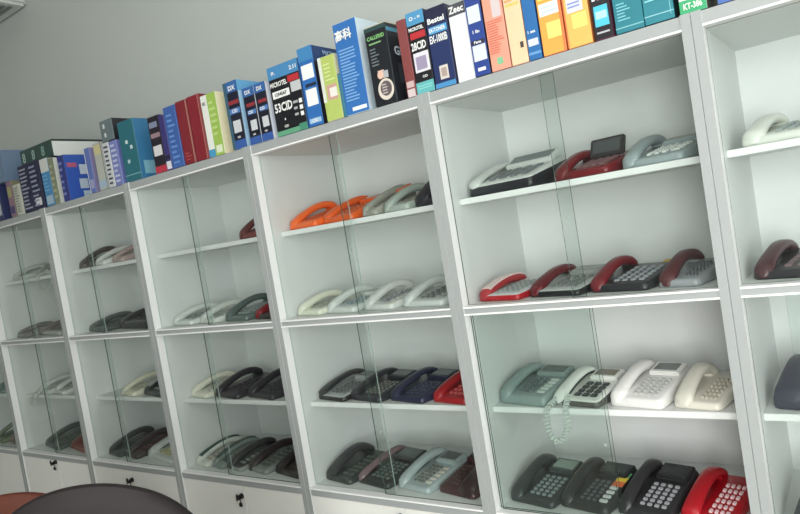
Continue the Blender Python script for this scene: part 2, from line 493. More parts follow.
    phone(2.935, ZB, .175, 'pale phone with many grey keys, third of four pale ones in a row', (206, 208, 204), keys=(140, 146, 150), fkeys=(186, 186, 178), D=.26, hb=.075, arch=.048, hw=.052, group=gB)
    phone(3.120, ZB, .225, 'pale grey phone with dense keypad, last of four pale ones in a row', (204, 208, 206), keys=(112, 118, 118), fkeys=(150, 156, 152), D=.26, hb=.075, arch=.046, hw=.052, group=gB)
    phone(2.552, ZC, .190, 'black-handset phone with a silver key face, left end of third shelf', (162, 166, 166), hand=(48, 50, 52), keys=(104, 108, 108), under=(44, 44, 46), D=.26, hb=.075, arch=.026, hw=.052, flat=True, screen=(70, 76, 76), group=gC)
    phone(2.750, ZC, .200, 'charcoal phone with grey round keys beside the silver-faced one', (48, 48, 54), keys=(116, 116, 112), D=.26, hb=.08, arch=.022, flat=True, screen=(58, 66, 66), group=gC)
    phone(2.958, ZC, .198, 'navy-black phone with a wide dark display next to a red phone', (40, 42, 66), keys=(70, 72, 92), D=.26, hb=.08, arch=.024, flat=True, screen=(64, 82, 86), group=gC)
    phone(3.164, ZC, .190, 'red phone at the right end of the third shelf, partly behind the post', (160, 22, 32), keys=(200, 90, 90), D=.24, hb=.085, arch=.018, hw=.05, rough=.25, group=gC)
    phone(2.560, ZD, .180, 'dark phone with a broad domed handset, left end of the bottom shelf', (54, 60, 58), hand=(52, 52, 54), keys=(84, 92, 88), D=.25, hb=.08, arch=.06, hw=.075, group=gD)
    phone(2.748, ZD, .200, 'black phone with a mauve straight handset on the bottom shelf', (46, 50, 50), hand=(116, 96, 100), keys=(96, 108, 104), D=.27, hb=.085, arch=.012, flat=True, hw=.042, screen=(98, 108, 104), bezel=(70, 74, 74), group=gD)
    phone(2.955, ZD, .185, 'shiny silver phone on the bottom shelf between two dark ones', (160, 172, 172), keys=(110, 112, 106), D=.27, hb=.085, arch=.03, hw=.05, rough=.22, screen=(90, 96, 92), fkeys=(200, 196, 184), group=gD)
    phone(3.148, ZD, .205, 'dark brown phone with big block handset at the right end of bottom shelf', (72, 48, 50), hand=(58, 44, 46), keys=(84, 66, 66), D=.26, hb=.11, arch=.03, hw=.085, side=1, screen=(70, 66, 62), group=gD)
    # ---- cabinet four from the left
    phone(2.245, ZA, .190, 'dark red phone at the right end of the otherwise bare top shelf', (120, 58, 54), keys=(90, 50, 50), hand=(100, 52, 50), D=.25, hb=.09, arch=.06, group=gA)
    phone(1.690, ZB, .215, 'white phone at the left end of its shelf, with grey keys', (206, 210, 206), keys=(128, 138, 136), D=.26, hb=.06, arch=.04, hw=.055, group=gB)
    phone(1.915, ZB, .165, 'off-white phone squeezed between a white and a grey-green phone', (204, 208, 202), keys=(150, 156, 150), D=.26, hb=.065, arch=.042, hw=.052, group=gB)
    phone(2.092, ZB, .205, 'grey-green phone with glossy white lip, beside the off-white one', (92, 104, 102), keys=(140, 150, 148), hand=(84, 96, 94), D=.26, hb=.085, arch=.05, hw=.055, rough=.2, group=gB)
    phone(2.306, ZB, .165, 'dark phone with red handset, at the shelf end behind the post', (54, 48, 50), hand=(124, 24, 34), keys=(110, 50, 56), D=.22, hb=.06, arch=.03, group=gB)
    phone(1.690, ZC, .170, 'cream phone at the left end of the shelf beside a black phone', (218, 216, 200), keys=(180, 182, 172), D=.26, hb=.06, arch=.045, hw=.046, group=gC)
    phone(1.866, ZC, .232, 'black phone with thick looped handset, between cream phone and another black one', (46, 42, 48), keys=(66, 62, 68), D=.27, hb=.08, arch=.05, hw=.06, group=gC)
    phone(2.106, ZC, .235, 'black phone with a flat wide body, right of the looped-handset phone', (52, 48, 54), keys=(74, 72, 78), D=.27, hb=.095, arch=.03, hw=.06, screen=(60, 58, 62), group=gC)
    phone(1.690, ZD, .125, 'white phone with a dark green strip along its handset', (206, 206, 196), hand=(206, 208, 200), trim=(44, 70, 64), keys=(160, 150, 140), D=.27, hb=.07, arch=.035, hw=.045, group=gD)
    phone(1.822, ZD, .110, 'slim grey-teal phone beside the green-striped white one', (126, 138, 134), trim=(64, 78, 74), keys=(90, 100, 96), D=.27, hb=.07, arch=.035, hw=.045, group=gD)
    phone(1.939, ZD, .128, 'black phone with pale edge, third along the bottom shelf', (48, 50, 52), keys=(130, 136, 132), D=.27, hb=.07, arch=.04, hw=.052, under=(150, 156, 152), group=gD)
    phone(2.074, ZD, .170, 'black-handset phone with silver speckled keys on the bottom shelf', (134, 140, 136), hand=(56, 48, 50), keys=(92, 96, 92), D=.27, hb=.075, arch=.035, hw=.06, group=gD)
    phone(2.252, ZD, .215, 'black phone at the right end of the bottom shelf, against the post', (58, 52, 52), hand=(46, 42, 44), keys=(84, 80, 78), D=.27, hb=.10, arch=.03, hw=.07, group=gD)
    # ---- cabinet behind the dark chair
    phone(.868, ZA, .170, 'dark brown phone at the left end of the shelf', (74, 62, 60), keys=(60, 52, 50), D=.22, hb=.08, arch=.05, hw=.07, group=gA)
    phone(1.050, ZA, .140, 'white phone between a dark brown phone and a pinkish one', (206, 206, 202), keys=(150, 150, 146), D=.22, hb=.07, arch=.03, group=gA)
    phone(1.215, ZA, .150, 'pinkish grey phone on its own near the shelf middle', (170, 150, 146), keys=(130, 118, 114), D=.22, hb=.07, arch=.03, group=gA)
    phone(.882, ZB, .285, 'low dark grey phone with smooth rounded left end', (72, 76, 76), keys=(64, 70, 70), D=.25, hb=.07, arch=.028, hw=.10, group=gB)
    phone(1.182, ZB, .390, 'wide black phone with a reddish badge filling the shelf end', (44, 40, 42), keys=(58, 52, 54), D=.27, hb=.10, hf=.05, arch=.02, hw=.09, labels=[(110, 46, 50)], group=gB)
    phone(1.060, ZC, .185, 'cream phone beside the dark phone with a white label', (208, 206, 186), keys=(170, 166, 150), D=.26, hb=.075, arch=.04, hw=.05, group=gC)
    phone(1.260, ZC, .250, 'dark phone with a white label and silver trim, beside the cream one', (70, 72, 70), hand=(48, 50, 50), keys=(150, 152, 146), D=.27, hb=.085, arch=.04, hw=.055, labels=[(224, 226, 226)], trim=(150, 156, 154), group=gC)
    phone(.876, ZD, .185, 'dark green-black phone at the left end of the bottom shelf', (50, 56, 54), keys=(60, 68, 66), D=.27, hb=.09, arch=.045, hw=.07, group=gD)
    phone(1.068, ZD, .150, 'black phone with reddish tint behind a white and yellow phone', (58, 46, 50), keys=(90, 60, 64), D=.27, hb=.10, arch=.03, hw=.06, group=gD)
    phone(1.228, ZD, .330, 'white phone with a yellow centre and a trailing cord, bottom shelf end', (206, 210, 208), keys=(190, 186, 120), D=.27, hb=.065, arch=.04, hw=.075, screen=(180, 176, 120), cord=([(1.31, .128, .625), (1.33, .11, .606), (1.38, .10, .602), (1.42, .105, .603), (1.44, .122, .620)], (206, 206, 200), .005), group=gD)
    # ---- cabinet with the dangling white cord
    phone(.030, ZA, .240, 'pale grey phone, left of two on the shelf with a dangling cord', (186, 190, 186), keys=(150, 154, 150), D=.22, hb=.06, arch=.035, group=gA)
    phone(.300, ZA, .400, 'wide grey-white phone with a cord dangling below its shelf', (180, 184, 178), keys=(110, 114, 110), hand=(140, 144, 138), D=.24, hb=.09, arch=.03, hw=.09, big=True, rows=5,
          cord=([(.50, .128, 1.705), (.485, .100, 1.685), (.476, .070, 1.670), (.468, .068, 1.616), (.538, .068, 1.585), (.62, .068, 1.608), (.655, .070, 1.668), (.648, .10, 1.688), (.63, .128, 1.705)], (196, 200, 194), .006), group=gA)
    phone(.040, ZB, .220, 'grey-brown phone with a low body, left end of its shelf', (112, 108, 104), keys=(130, 128, 124), D=.24, hb=.045, arch=.03, group=gB)
    phone(.275, ZB, .410, 'silver phone with a brown handset and speckled keypad', (166, 164, 158), hand=(116, 104, 100), keys=(110, 108, 104), D=.26, hb=.075, arch=.03, hw=.09, rows=6, group=gB)
    phone(.110, ZC, .190, 'white phone with a curly cord drooping over the shelf edge', (204, 206, 202), keys=(160, 164, 160), D=.24, hb=.065, arch=.035,
          cord=([(.13, .128, .965), (.12, .10, .945), (.112, .070, .93), (.085, .068, .89), (.117, .068, .872), (.165, .068, .895), (.178, .070, .928), (.172, .10, .945), (.165, .128, .962)], (210, 212, 206), .006), group=gC)
    phone(.315, ZC, .190, 'white phone between the curly-cord phone and a dark one', (200, 202, 198), keys=(150, 154, 150), D=.24, hb=.075, arch=.04, group=gC)
    phone(.520, ZC, .235, 'dark grey phone at the right end beside two white phones', (76, 74, 76), keys=(92, 90, 92), D=.26, hb=.10, arch=.03, hw=.07, group=gC)
    phone(.110, ZD, .285, 'dark green phone on the bottom shelf left of the red-brown one', (66, 78, 74), keys=(84, 96, 90), D=.27, hb=.08, arch=.05, hw=.09, group=gD)
    phone(.410, ZD, .330, 'red-brown phone on the bottom shelf beside the dark green one', (132, 62, 50), hand=(110, 58, 52), keys=(100, 56, 50), D=.27, hb=.10, arch=.025, hw=.08, group=gD)
    # ---- far left sliver
    phone(-.50, ZC, .20, 'teal-grey phone at the frame edge, upper of the two cut-off shelves', (96, 124, 122), keys=(80, 100, 98), D=.25, hb=.08, arch=.04, group=gC)
    phone(-.57, ZD, .20, 'green phone at the left frame edge on the bottom shelf', (92, 106, 74), keys=(74, 84, 60), D=.25, hb=.10, arch=.06, group=gD)
    phone(-.35, ZD, .20, 'brown-grey phone on the bottom shelf beside the green one', (118, 104, 98), keys=(96, 88, 84), D=.25, hb=.09, arch=.05, group=gD)
    # ---- cabinet cut by the right edge
    phone(4.324, ZA, .230, 'white phone alone on the top shelf at the right frame edge', (218, 220, 212), keys=(150, 160, 160), D=.25, hb=.06, arch=.035, hw=.062, group=gA)
    phone(4.312, ZB, .220, 'black phone with a red handset end at the right frame edge', (40, 36, 42), hand=(70, 36, 42), keys=(120, 100, 104), D=.26, hb=.07, arch=.04, group=gB)
    phone(4.312, ZC, .220, 'dark navy phone with domed handset at the right frame edge', (52, 54, 70), keys=(80, 84, 96), D=.24, hb=.10, hf=.045, arch=.055, hw=.09, group=gC)
    phone(4.318, ZD, .220, 'dark grey phone lowest in the bottom right corner', (56, 66, 66), keys=(80, 92, 92), D=.25, hb=.10, arch=.05, hw=.08, group=gD)
phones()

# ------------------------------------------------------------------ packaged phone boxes on top of the cabinets
_txt = {}
def text_polys(s):
    if s in _txt: return _txt[s]
    cu = bpy.data.curves.new('t', 'FONT')
    cu.body = s
    cu.size = 1.0
    cu.offset = 0.03
    cu.resolution_u = 2
    o = bpy.data.objects.new('t', cu)
    C.objects.link(o)
    dg = bpy.context.evaluated_depsgraph_get()
    me = bpy.data.meshes.new_from_object(o.evaluated_get(dg))
    V = [(v.co.x, v.co.y) for v in me.vertices]
    F = [tuple(p.vertices) for p in me.polygons]
    bpy.data.objects.remove(o); bpy.data.curves.remove(cu); bpy.data.meshes.remove(me)
    _txt[s] = (V, F)
    return _txt[s]

ZTOP = 2.0435
def carton(x0, w, h, label, front, side=None, d=.22, y=.004, rz=0.0, panels=(), texts=(), lines=(), spanels=(), stexts=(), z=ZTOP, discs=(),
           top=None, group='boxed telephones on top of the cabinets', name='phone_box', flap=None):
    """panels: (u0,u1,v0,v1,colour) fractions of the front; texts: (string,u,v,height,maxwidth,colour)"""
    def soft(c): return tuple(v * .84 + .16 * (.3 * c[0] + .5 * c[1] + .2 * c[2] + 14) for v in c)
    side = soft(side or front); front = soft(front); top = soft(top) if top else None
    panels = [(*q[:4], soft(q[4])) for q in panels]; spanels = [(*q[:4], soft(q[4])) for q in spanels]
    bm = bmesh.new()
    box(bm, 0, w, 0, d, 0, h, mi=1, front=0, top=2, bevel=0)
    mf = mat('carton_print', front, .42, vary=.05, scale=30)
    o = link(name, bm, [mf, mat('carton_print', side, .45, vary=.05, scale=30), mat('carton_print', top or side, .45, vary=.05, scale=30)],
             loc=(x0, y, z))
    bev = o.modifiers.new('soft_edges', 'BEVEL'); bev.width = .0015; bev.segments = 1
    o.rotation_euler = (0, 0, rz)
    tag(o, label, 'box', group)
    def decals(nm, pans, txts, lns, P, ww, dsc=()):
        if not (pans or txts or lns): return
        cols = []
        def ci(c):
            c = tuple(c)
            if c not in cols: cols.append(c)
            return cols.index(c)
        b = bmesh.new()
        for k, (u0, u1, v0, v1, c) in enumerate(pans):
            e = .0004 + .00012 * k
            f = b.faces.new([b.verts.new(P(u * ww, v * h, e)) for u, v in ((u0, v0), (u1, v0), (u1, v1), (u0, v1))])
            f.material_index = ci(c)
        for k, (cu, cv, ru, rv, c) in enumerate(dsc):
            f = b.faces.new([b.verts.new(P((cu + ru * math.cos(q * PI / 14)) * ww, (cv + rv * math.sin(q * PI / 14)) * h, .0016 + .0001 * k)) for q in range(28)])
            f.material_index = ci(c)
        for (u0, u1, v0, v1, n, c) in lns:
            for q in range(n):
                va = v0 + (v1 - v0) * (q + .25) / n; vb = v0 + (v1 - v0) * (q + .65) / n
                uu = u0 + (u1 - u0) * (random.uniform(.55, 1) if n > 2 else 1)
                f = b.faces.new([b.verts.new(P(u * ww, v * h, .0022)) for u, v in ((u0, va), (uu, va), (uu, vb), (u0, vb))])
                f.material_index = ci(c)
        for (s, u, v, th, mw, c) in txts:
            V, F = text_polys(s)
            if not F: continue
            xs = [p[0] for p in V]; ys = [p[1] for p in V]
            sy = th * h / max(1e-6, max(ys) - min(ys))
            sx = min(sy * 1.1, mw * ww / max(1e-6, max(xs) - min(xs)))
            cx, cy = (max(xs) + min(xs)) / 2, (max(ys) + min(ys)) / 2
            vs = [b.verts.new(P(u * ww + (px - cx) * sx, v * h + (py - cy) * sy, .0026)) for px, py in V]
            for f in F:
                try: b.faces.new([vs[i] for i in f]).material_index = ci(c)
                except ValueError: pass
        me_o = link(nm, b, [mat('print_ink', c, .5, vary=.0) for c in cols], o)
    decals('front_lettering', panels, texts, lines, lambda a, c, e: (a, -e, c), w, discs)
    decals('side_lettering', spanels, stexts, (), lambda a, c, e: (w + e, a, c), d)
    if flap:
        b = bmesh.new()
        bmesh.ops.create_grid(b, x_segments=1, y_segments=1, size=.5)
        for v in b.verts:
            v.co = Vector(((v.co.x + .5) * w, (v.co.y + .5) * d, h + .001 + flap[1] * (1 - abs(2 * (v.co.x)))))
        r = bmesh.ops.extrude_face_region(b, geom=list(b.faces))
        for v in [g for g in r['geom'] if isinstance(g, bmesh.types.BMVert)]: v.co.z += .002 + flap[1] * 0
        link('top_flap', b, mat('carton_flap', flap[0], .6), o)
    return o

W_ = (232, 234, 232); K_ = (26, 26, 34); NV = (34, 52, 112); BL = (36, 92, 168); LB = (96, 168, 214); RD = (196, 36, 44)
def cartons():
    c = carton
    # far left end of the row
    c(.08, .27, .215, 'dark navy box with pale marks, first of the bottom row at the left', (38, 46, 92), lines=[(.1, .9, .1, .9, 7, (150, 160, 190))], panels=[(.6, .95, .15, .5, (170, 176, 184))])
    c(0.446, .062, .212, 'pink and olive striped thin box near the left end of the row', (130, 96, 120), side=(120, 120, 90), panels=[(.1, .9, .1, .3, (60, 60, 110)), (.1, .8, .55, .85, (152, 150, 90))])
    c(0.522, .075, .180, 'short cream box with rows of small print near the left end', (180, 182, 168), lines=[(.15, .9, .08, .92, 10, (120, 124, 116))])
    c(0.110, .345, .19, 'grey-blue box lying on top of the leftmost boxes', (92, 116, 146), z=ZTOP + .2155, d=.21, lines=[(.05, .95, .2, .9, 5, (120, 142, 166))])
    c(0.500, .105, .285, 'tall black-brown box standing behind the short cream box', (44, 36, 42), y=.235, d=.22)
    c(0.616, .235, .270, 'black and navy box covered in small white characters', (30, 32, 66), lines=[(.06, .46, .05, .95, 11, (150, 152, 170)), (.55, .95, .05, .95, 9, (140, 142, 168))], panels=[(.6, .88, .08, .24, (206, 208, 212))])
    c(0.870, .085, .262, 'light blue narrow box with a white head label', (58, 130, 184), side=(120, 130, 120), panels=[(0, 1, .72, 1, (196, 200, 196)), (.1, .9, .04, .22, (150, 180, 200))], lines=[(.15, .85, .3, .68, 5, (110, 170, 210))])
    c(0.965, .050, .250, 'olive and white narrow box beside the light blue one', (122, 130, 104), side=(196, 200, 190), lines=[(.1, .8, .1, .9, 6, (170, 172, 140))])
    c(1.055, .066, .245, 'royal blue box with pale square labels on its long side', (40, 52, 132), side=(36, 78, 176), d=.24, spanels=[(.05, .28, .72, .82, (170, 74, 110)), (.33, .52, .56, .78, (176, 190, 206)), (.28, .48, .24, .46, (166, 184, 200)), (.33, .52, .04, .19, (160, 180, 196))], lines=[(.1, .7, .1, .9, 6, (120, 130, 180))])
    c(1.323, .050, .232, 'lilac-blue slim box with a white edge, beside royal blue box', (84, 106, 178), side=(126, 118, 160), panels=[(0, .12, 0, 1, (210, 214, 222)), (.25, .9, .1, .3, (150, 150, 190))])
    c(1.412, .072, .240, 'grey-white box with a yellowish top patch', (170, 174, 164), side=(160, 166, 160), panels=[(.1, .9, .75, .95, (196, 186, 130)), (0, 1, .05, .2, (150, 176, 196)), (.94, 1, 0, 1, (40, 42, 46))])
    c(1.496, .056, .225, 'white slim box edged with a column of black letters', (196, 200, 202), side=(116, 124, 180), d=.2, lines=[(.2, .85, .05, .95, 9, (50, 54, 70))], spanels=[(.2, .45, .1, .9, (138, 146, 196)), (.55, .8, .2, .6, (176, 184, 214))])
    c(1.560, .060, .222, 'lilac box with white speckled print below the small black box', (112, 122, 186), side=(96, 108, 176), lines=[(.1, .9, .05, .95, 8, (190, 196, 224))])
    c(1.505, .108, .105, 'small grey box with white letters lying on the lilac box', (96, 112, 116), side=(34, 34, 40), z=ZTOP + .2258, d=.19, texts=[('8', .35, .72, .22, .3, W_), ('8', .38, .3, .22, .3, W_)])
    c(1.650, .128, .292, 'teal box with white star-shaped marks', (30, 104, 118), side=(42, 112, 160), d=.23, panels=[(.35, .5, .62, .68, (200, 216, 220)), (.6, .75, .52, .58, (190, 210, 216)), (.3, .45, .3, .36, (170, 200, 206)), (0, 1, .10, .115, (110, 170, 180))], spanels=[(.1, .9, .08, .3, (110, 170, 190))])
    c(1.892, .086, .262, 'black box with a white square label and red foot', (34, 26, 40), side=(46, 44, 110), panels=[(.12, .85, .30, .48, (206, 204, 208)), (0, 1, 0, .12, (190, 44, 64)), (.1, .9, .62, .70, (150, 120, 130)), (.1, .8, .80, .9, (120, 130, 160))])
    c(1.976, .040, .250, 'purple slim box with a white square at its foot', (52, 46, 118), panels=[(.1, .95, .02, .16, (212, 212, 220)), (.1, .9, .2, .27, (30, 30, 50))])
    c(2.019, .085, .278, 'mid blue box standing left of the red boxes', (52, 92, 170), side=(48, 84, 160), lines=[(.2, .9, .05, .9, 10, (100, 140, 206))])
    c(2.111, .078, .282, 'dark red box with gold edge, first of the red pair', (132, 28, 40), side=(120, 24, 36), panels=[(.88, .97, 0, 1, (170, 110, 90))], lines=[(.2, .8, .05, .2, 3, (170, 70, 74))])
    c(2.195, .082, .284, 'dark red box next to the white and lime box', (138, 26, 40), side=(124, 24, 36), panels=[(.86, .93, 0, 1, (172, 108, 92))])
    c(2.283, .100, .266, 'white and lime green box with a cream side', (222, 224, 216), side=(226, 214, 172), d=.2, panels=[(.42, 1, 0, 1, (150, 188, 70)), (0, .42, 0, .12, (60, 150, 196)), (.5, .9, .04, .16, (214, 224, 190))], texts=[('IC', .22, .86, .05, .3, K_)], lines=[(.5, .9, .3, .9, 6, (186, 210, 130))], spanels=[(.6, .9, 0, 1, (198, 182, 140))])
    # blue and black caller-id boxes
    micro = [(0, 1, 0, .13, (44, 86, 166)), (0, 1, .84, 1, (42, 96, 168)), (.2, .95, .66, .72, (150, 40, 50)), (.2, .95, .52, .60, (70, 120, 190)), (.3, .85, .24, .42, (196, 200, 204))]
    c(2.438, .084, .280, 'black and blue box with textured edge and light blue side', (22, 26, 46), side=(150, 194, 224), d=.22, panels=micro + [(0, .22, 0, 1, (52, 92, 116))], texts=[('DX', .62, .90, .07, .5, W_), ('CID', .6, .56, .05, .5, W_), ('CID', .6, .17, .03, .4, W_)], spanels=[(0, 1, .84, 1, (82, 156, 208))])
    c(2.546, .066, .232, 'narrow black and blue box, left of an identical pair', (22, 24, 42), side=(206, 214, 222), d=.2, panels=micro, texts=[('DX', .5, .91, .07, .5, W_), ('CID', .5, .56, .05, .6, W_), ('CID', .5, .17, .03, .4, W_)])
    c(2.616, .064, .232, 'narrow black and blue box with a white right side', (22, 24, 42), side=(214, 220, 226), d=.2, panels=micro, texts=[('DX', .5, .91, .07, .5, W_), ('CID', .5, .56, .05, .6, W_), ('CID', .5, .17, .03, .4, W_)])
    c(2.704, .165, .272, 'large black box with blue top band lettered 53CID', (22, 22, 28), side=(40, 96, 170), d=.22,
      panels=[(0, 1, .82, 1, (58, 132, 190)), (0, .75, 0, .07, (86, 160, 120)), (.75, 1, .0, .10, (60, 140, 110)), (.06, .62, .54, .64, W_), (.68, 1, .56, .70, (188, 192, 194)), (.62, .98, .71, .80, RD), (.86, .96, .38, .44, W_), (.86, .96, .29, .35, W_), (.86, .96, .20, .26, W_)],
      texts=[('MICROTEL', .32, .735, .07, .56, W_), ('53CID', .36, .40, .13, .58, W_), ('IP..', .2, .90, .05, .25, W_), ('2.11', .84, .90, .06, .28, W_), ('CID', .36, .12, .035, .2, W_), ('8', .35, .22, .035, .2, W_), ('1234567', .34, .59, .05, .5, K_)],
      lines=[(.68, .84, .2, .46, 3, (170, 172, 176))])
    c(2.876, .074, .298, 'blue box with two white labels beside the 53CID box', (34, 104, 186), side=(32, 62, 116), d=.24, panels=[(.1, .9, .60, .78, W_), (.2, .95, .50, .54, (30, 36, 60)), (.15, .9, .26, .47, W_), (.1, .9, .04, .10, (150, 190, 226)), (0, 1, .83, 1, (52, 128, 190))], texts=[('CID', .5, .07, .04, .6, W_)], stexts=[('MICROTEL', .5, .92, .06, .8, (150, 180, 214))], spanels=[(.0, .35, .0, .8, (24, 26, 40))])
    c(2.969, .078, .238, 'lime green box with white sketch print', (176, 196, 92), side=(206, 204, 172), d=.2, panels=[(.3, .9, .32, .55, (204, 150, 140)), (.45, .9, .36, .50, (226, 222, 214)), (0, .2, .3, 1, (214, 218, 206))], lines=[(.3, .9, .6, .9, 5, (210, 222, 150))])
    c(3.050, .012, .160, 'thin teal box wedged between the lime and tall blue boxes', (44, 120, 140), d=.2)
    c(3.064, .106, .333, 'tall blue box with two big white characters', (40, 108, 188), side=(196, 216, 228), d=.2, panels=[(.3, .92, .035, .075, W_)],
      texts=[('高科', .42, .86, .12, .72, W_)], lines=[(.12, .85, .14, .72, 17, (130, 176, 222))])
    c(3.200, .094, .275, 'black box showing a pictured beige phone, with open flaps', (24, 28, 34), side=(28, 32, 40), d=.2, flap=((206, 198, 168), .012),
      panels=[(0, 1, .95, 1, (40, 70, 70)), (.15, .7, .78, .80, (120, 170, 110)), (.34, .62, .36, .44, (216, 180, 160)), (.55, .80, .33, .42, (170, 172, 176))], discs=[(.6, .19, .36, .135, (214, 204, 192)), (.61, .20, .26, .095, (96, 86, 90)), (.45, .38, .14, .05, (224, 186, 166))],
      texts=[('CALLERID', .5, .86, .05, .8, (130, 190, 120))], lines=[(.15, .6, .5, .74, 6, (110, 120, 124)), (.44, .78, .13, .27, 4, (196, 186, 180))],
      stexts=[('Gl', .25, .66, .12, .3, (206, 220, 230))], spanels=[(.2, .5, .25, .5, (60, 66, 74)), (0, 1, .9, .95, (60, 140, 170))])
    c(3.338, .038, .262, 'thin brown-red box wedged before the 28CID box', (136, 62, 62), side=(120, 52, 54), panels=[(.1, .9, 0, .10, (206, 190, 190)), (.1, .9, .12, .2, (200, 170, 170))])
    c(3.380, .070, .272, 'black box with a red strip lettered 28CID', (24, 22, 28), side=(28, 40, 70),
      panels=[(0, 1, .84, 1, (64, 146, 196)), (.1, .95, .67, .75, RD), (.1, .95, .26, .50, (214, 212, 220)), (.2, .8, .29, .45, (150, 140, 170)), (0, 1, 0, .14, (86, 178, 180))],
      texts=[('MICROTEL', .5, .79, .045, .84, W_), ('28CID', .5, .58, .10, .84, W_), ('CID', .6, .2, .03, .3, W_), ('O - =', .5, .92, .05, .7, W_)], lines=[(.1, .9, .05, .11, 2, (140, 210, 206))])
    c(3.455, .078, .262, 'navy box lettered EX-1000B beside the tall white one', (30, 46, 98), side=(40, 44, 70), d=.205,
      panels=[(0, 1, .80, 1, (26, 30, 62)), (.08, .96, .68, .765, (70, 160, 214)), (.30, .72, .10, .27, (206, 200, 190)), (.38, .64, .13, .24, (170, 150, 140)), (0, 1, 0, .06, (60, 140, 200))],
      texts=[('Bestel', .5, .84, .07, .84, W_), ('EX-TONER', .5, .722, .05, .8, W_), ('EX-1000B', .5, .61, .10, .86, W_)])
    c(3.537, .063, .250, 'plain white box with a grey head band lettered Zeec', (224, 226, 234), side=(200, 200, 206), d=.2, y=.012,
      panels=[(0, 1, .85, 1, (70, 72, 80))], texts=[('Zeec', .5, .925, .09, .86, W_)])
    c(3.604, .054, .262, 'navy box with two white panels beside the white-sided box', (36, 64, 150), side=(40, 42, 52), panels=[(.1, .9, .64, .84, (206, 220, 222)), (.05, .95, .38, .43, (40, 40, 70)), (.1, .95, .18, .37, (206, 212, 218)), (.25, .75, .06, .1, W_)], texts=[('1 lin', .5, .53, .04, .5, W_), ('Pana', .5, .405, .035, .7, W_)])
    c(3.664, .066, .262, 'salmon pink box with closely printed text', (238, 150, 124), side=(200, 120, 104), panels=[(.45, .9, .62, .86, (206, 190, 190)), (.35, .65, .07, .15, (120, 190, 140))], lines=[(.08, .92, .2, .6, 14, (206, 110, 90))], texts=[('Pana', .5, .95, .05, .7, (90, 50, 50))])
    c(3.734, .055, .262, 'pale peach box with a small dark round mark', (248, 196, 152), side=(220, 160, 120), panels=[(.1, .9, .68, .71, (214, 190, 90)), (.65, .85, .18, .25, (60, 60, 60))], lines=[(.1, .7, .72, .9, 3, (214, 160, 110))], texts=[('Pan', .4, .95, .05, .6, (90, 60, 40))])
    c(3.792, .040, .262, 'narrow bright blue box beside the peach box', (30, 104, 176), side=(30, 90, 160), panels=[(.1, .9, .16, .24, (200, 206, 224)), (0, 1, .8, .9, (206, 214, 170)), (0, 1, .06, .09, (90, 150, 210))], texts=[('1 set', .5, .32, .035, .6, W_), ('Pana', .5, .95, .05, .8, W_)])
    ora = lambda: [(.1, .95, .62, .88, (240, 222, 80)), (.08, .95, .44, .58, (226, 232, 228)), (.3, .9, .18, .36, (236, 214, 100)), (.9, 1, 0, 1, (234, 116, 60))]
    c(3.838, .072, .262, 'orange box with a yellow picture panel, next to the blue one', (244, 160, 58), side=(232, 112, 62), panels=ora(), lines=[(.2, .85, .46, .56, 2, (190, 206, 216))])
    c(3.916, .072, .262, 'orange box with white and grey pictures, next to the black box', (246, 176, 78), side=(236, 140, 70), panels=[(.1, .85, .62, .9, (222, 222, 216)), (.15, .8, .38, .54, (206, 210, 222)), (.3, .9, .2, .36, (240, 214, 96)), (0, .06, 0, 1, (234, 116, 60))], lines=[(.2, .7, .66, .86, 3, (120, 120, 126)), (.2, .7, .42, .5, 2, (130, 140, 200))])
    c(3.996, .052, .262, 'black box with a glowing cyan screen picture', (28, 22, 30), side=(120, 50, 84), panels=[(.12, .88, .14, .36, (60, 190, 220)), (.2, .8, .22, .3, (160, 226, 240)), (.1, .28, .42, .5, (200, 206, 210)), (.4, .58, .42, .5, (200, 206, 210)), (.72, .9, .42, .5, (210, 180, 190))], lines=[(.15, .85, .05, .1, 1, (180, 180, 186))])
    c(4.056, .077, .262, 'teal box with white fine print, left of the teal pair', (26, 122, 138), side=(24, 100, 116), panels=[(.3, .5, .5, .56, (180, 220, 226)), (0, 1, .05, .062, (110, 180, 190))], lines=[(.12, .6, .12, .32, 6, (120, 190, 200))])
    c(4.135, .077, .262, 'teal box with blocks of white text, right of the teal pair', (28, 126, 142), side=(20, 60, 70), panels=[(0, 1, .08, .09, (130, 196, 206)), (.88, .9, .05, 1, (120, 190, 200))], lines=[(.08, .75, .22, .6, 9, (130, 196, 204))])
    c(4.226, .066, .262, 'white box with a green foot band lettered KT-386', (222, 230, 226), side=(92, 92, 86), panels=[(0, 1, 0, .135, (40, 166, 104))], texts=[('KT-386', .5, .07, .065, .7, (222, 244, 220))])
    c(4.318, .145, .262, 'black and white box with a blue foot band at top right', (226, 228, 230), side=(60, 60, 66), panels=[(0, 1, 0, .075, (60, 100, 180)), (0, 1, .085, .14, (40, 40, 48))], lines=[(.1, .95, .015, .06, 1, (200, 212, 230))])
    c(4.470, .12, .262, 'white box at the top right corner beside the blue-banded box', (214, 216, 218), panels=[(0, 1, 0, .06, (90, 120, 180))])
    # flat green box lying across the boxes at the left
    c(.585, .365, .095, 'flat green box with a white end lying across other boxes', (44, 72, 66), side=(206, 210, 206), top=(36, 56, 52), z=ZTOP + .2715, y=.05, d=.32, lines=[], texts=[('8', .12, .5, .6, .1, (150, 170, 160)), ('8', .42, .5, .6, .1, (140, 164, 156)), ('8', .72, .5, .6, .1, (130, 160, 150))], spanels=[(0, 1, .88, 1, (36, 50, 48))])
cartons()

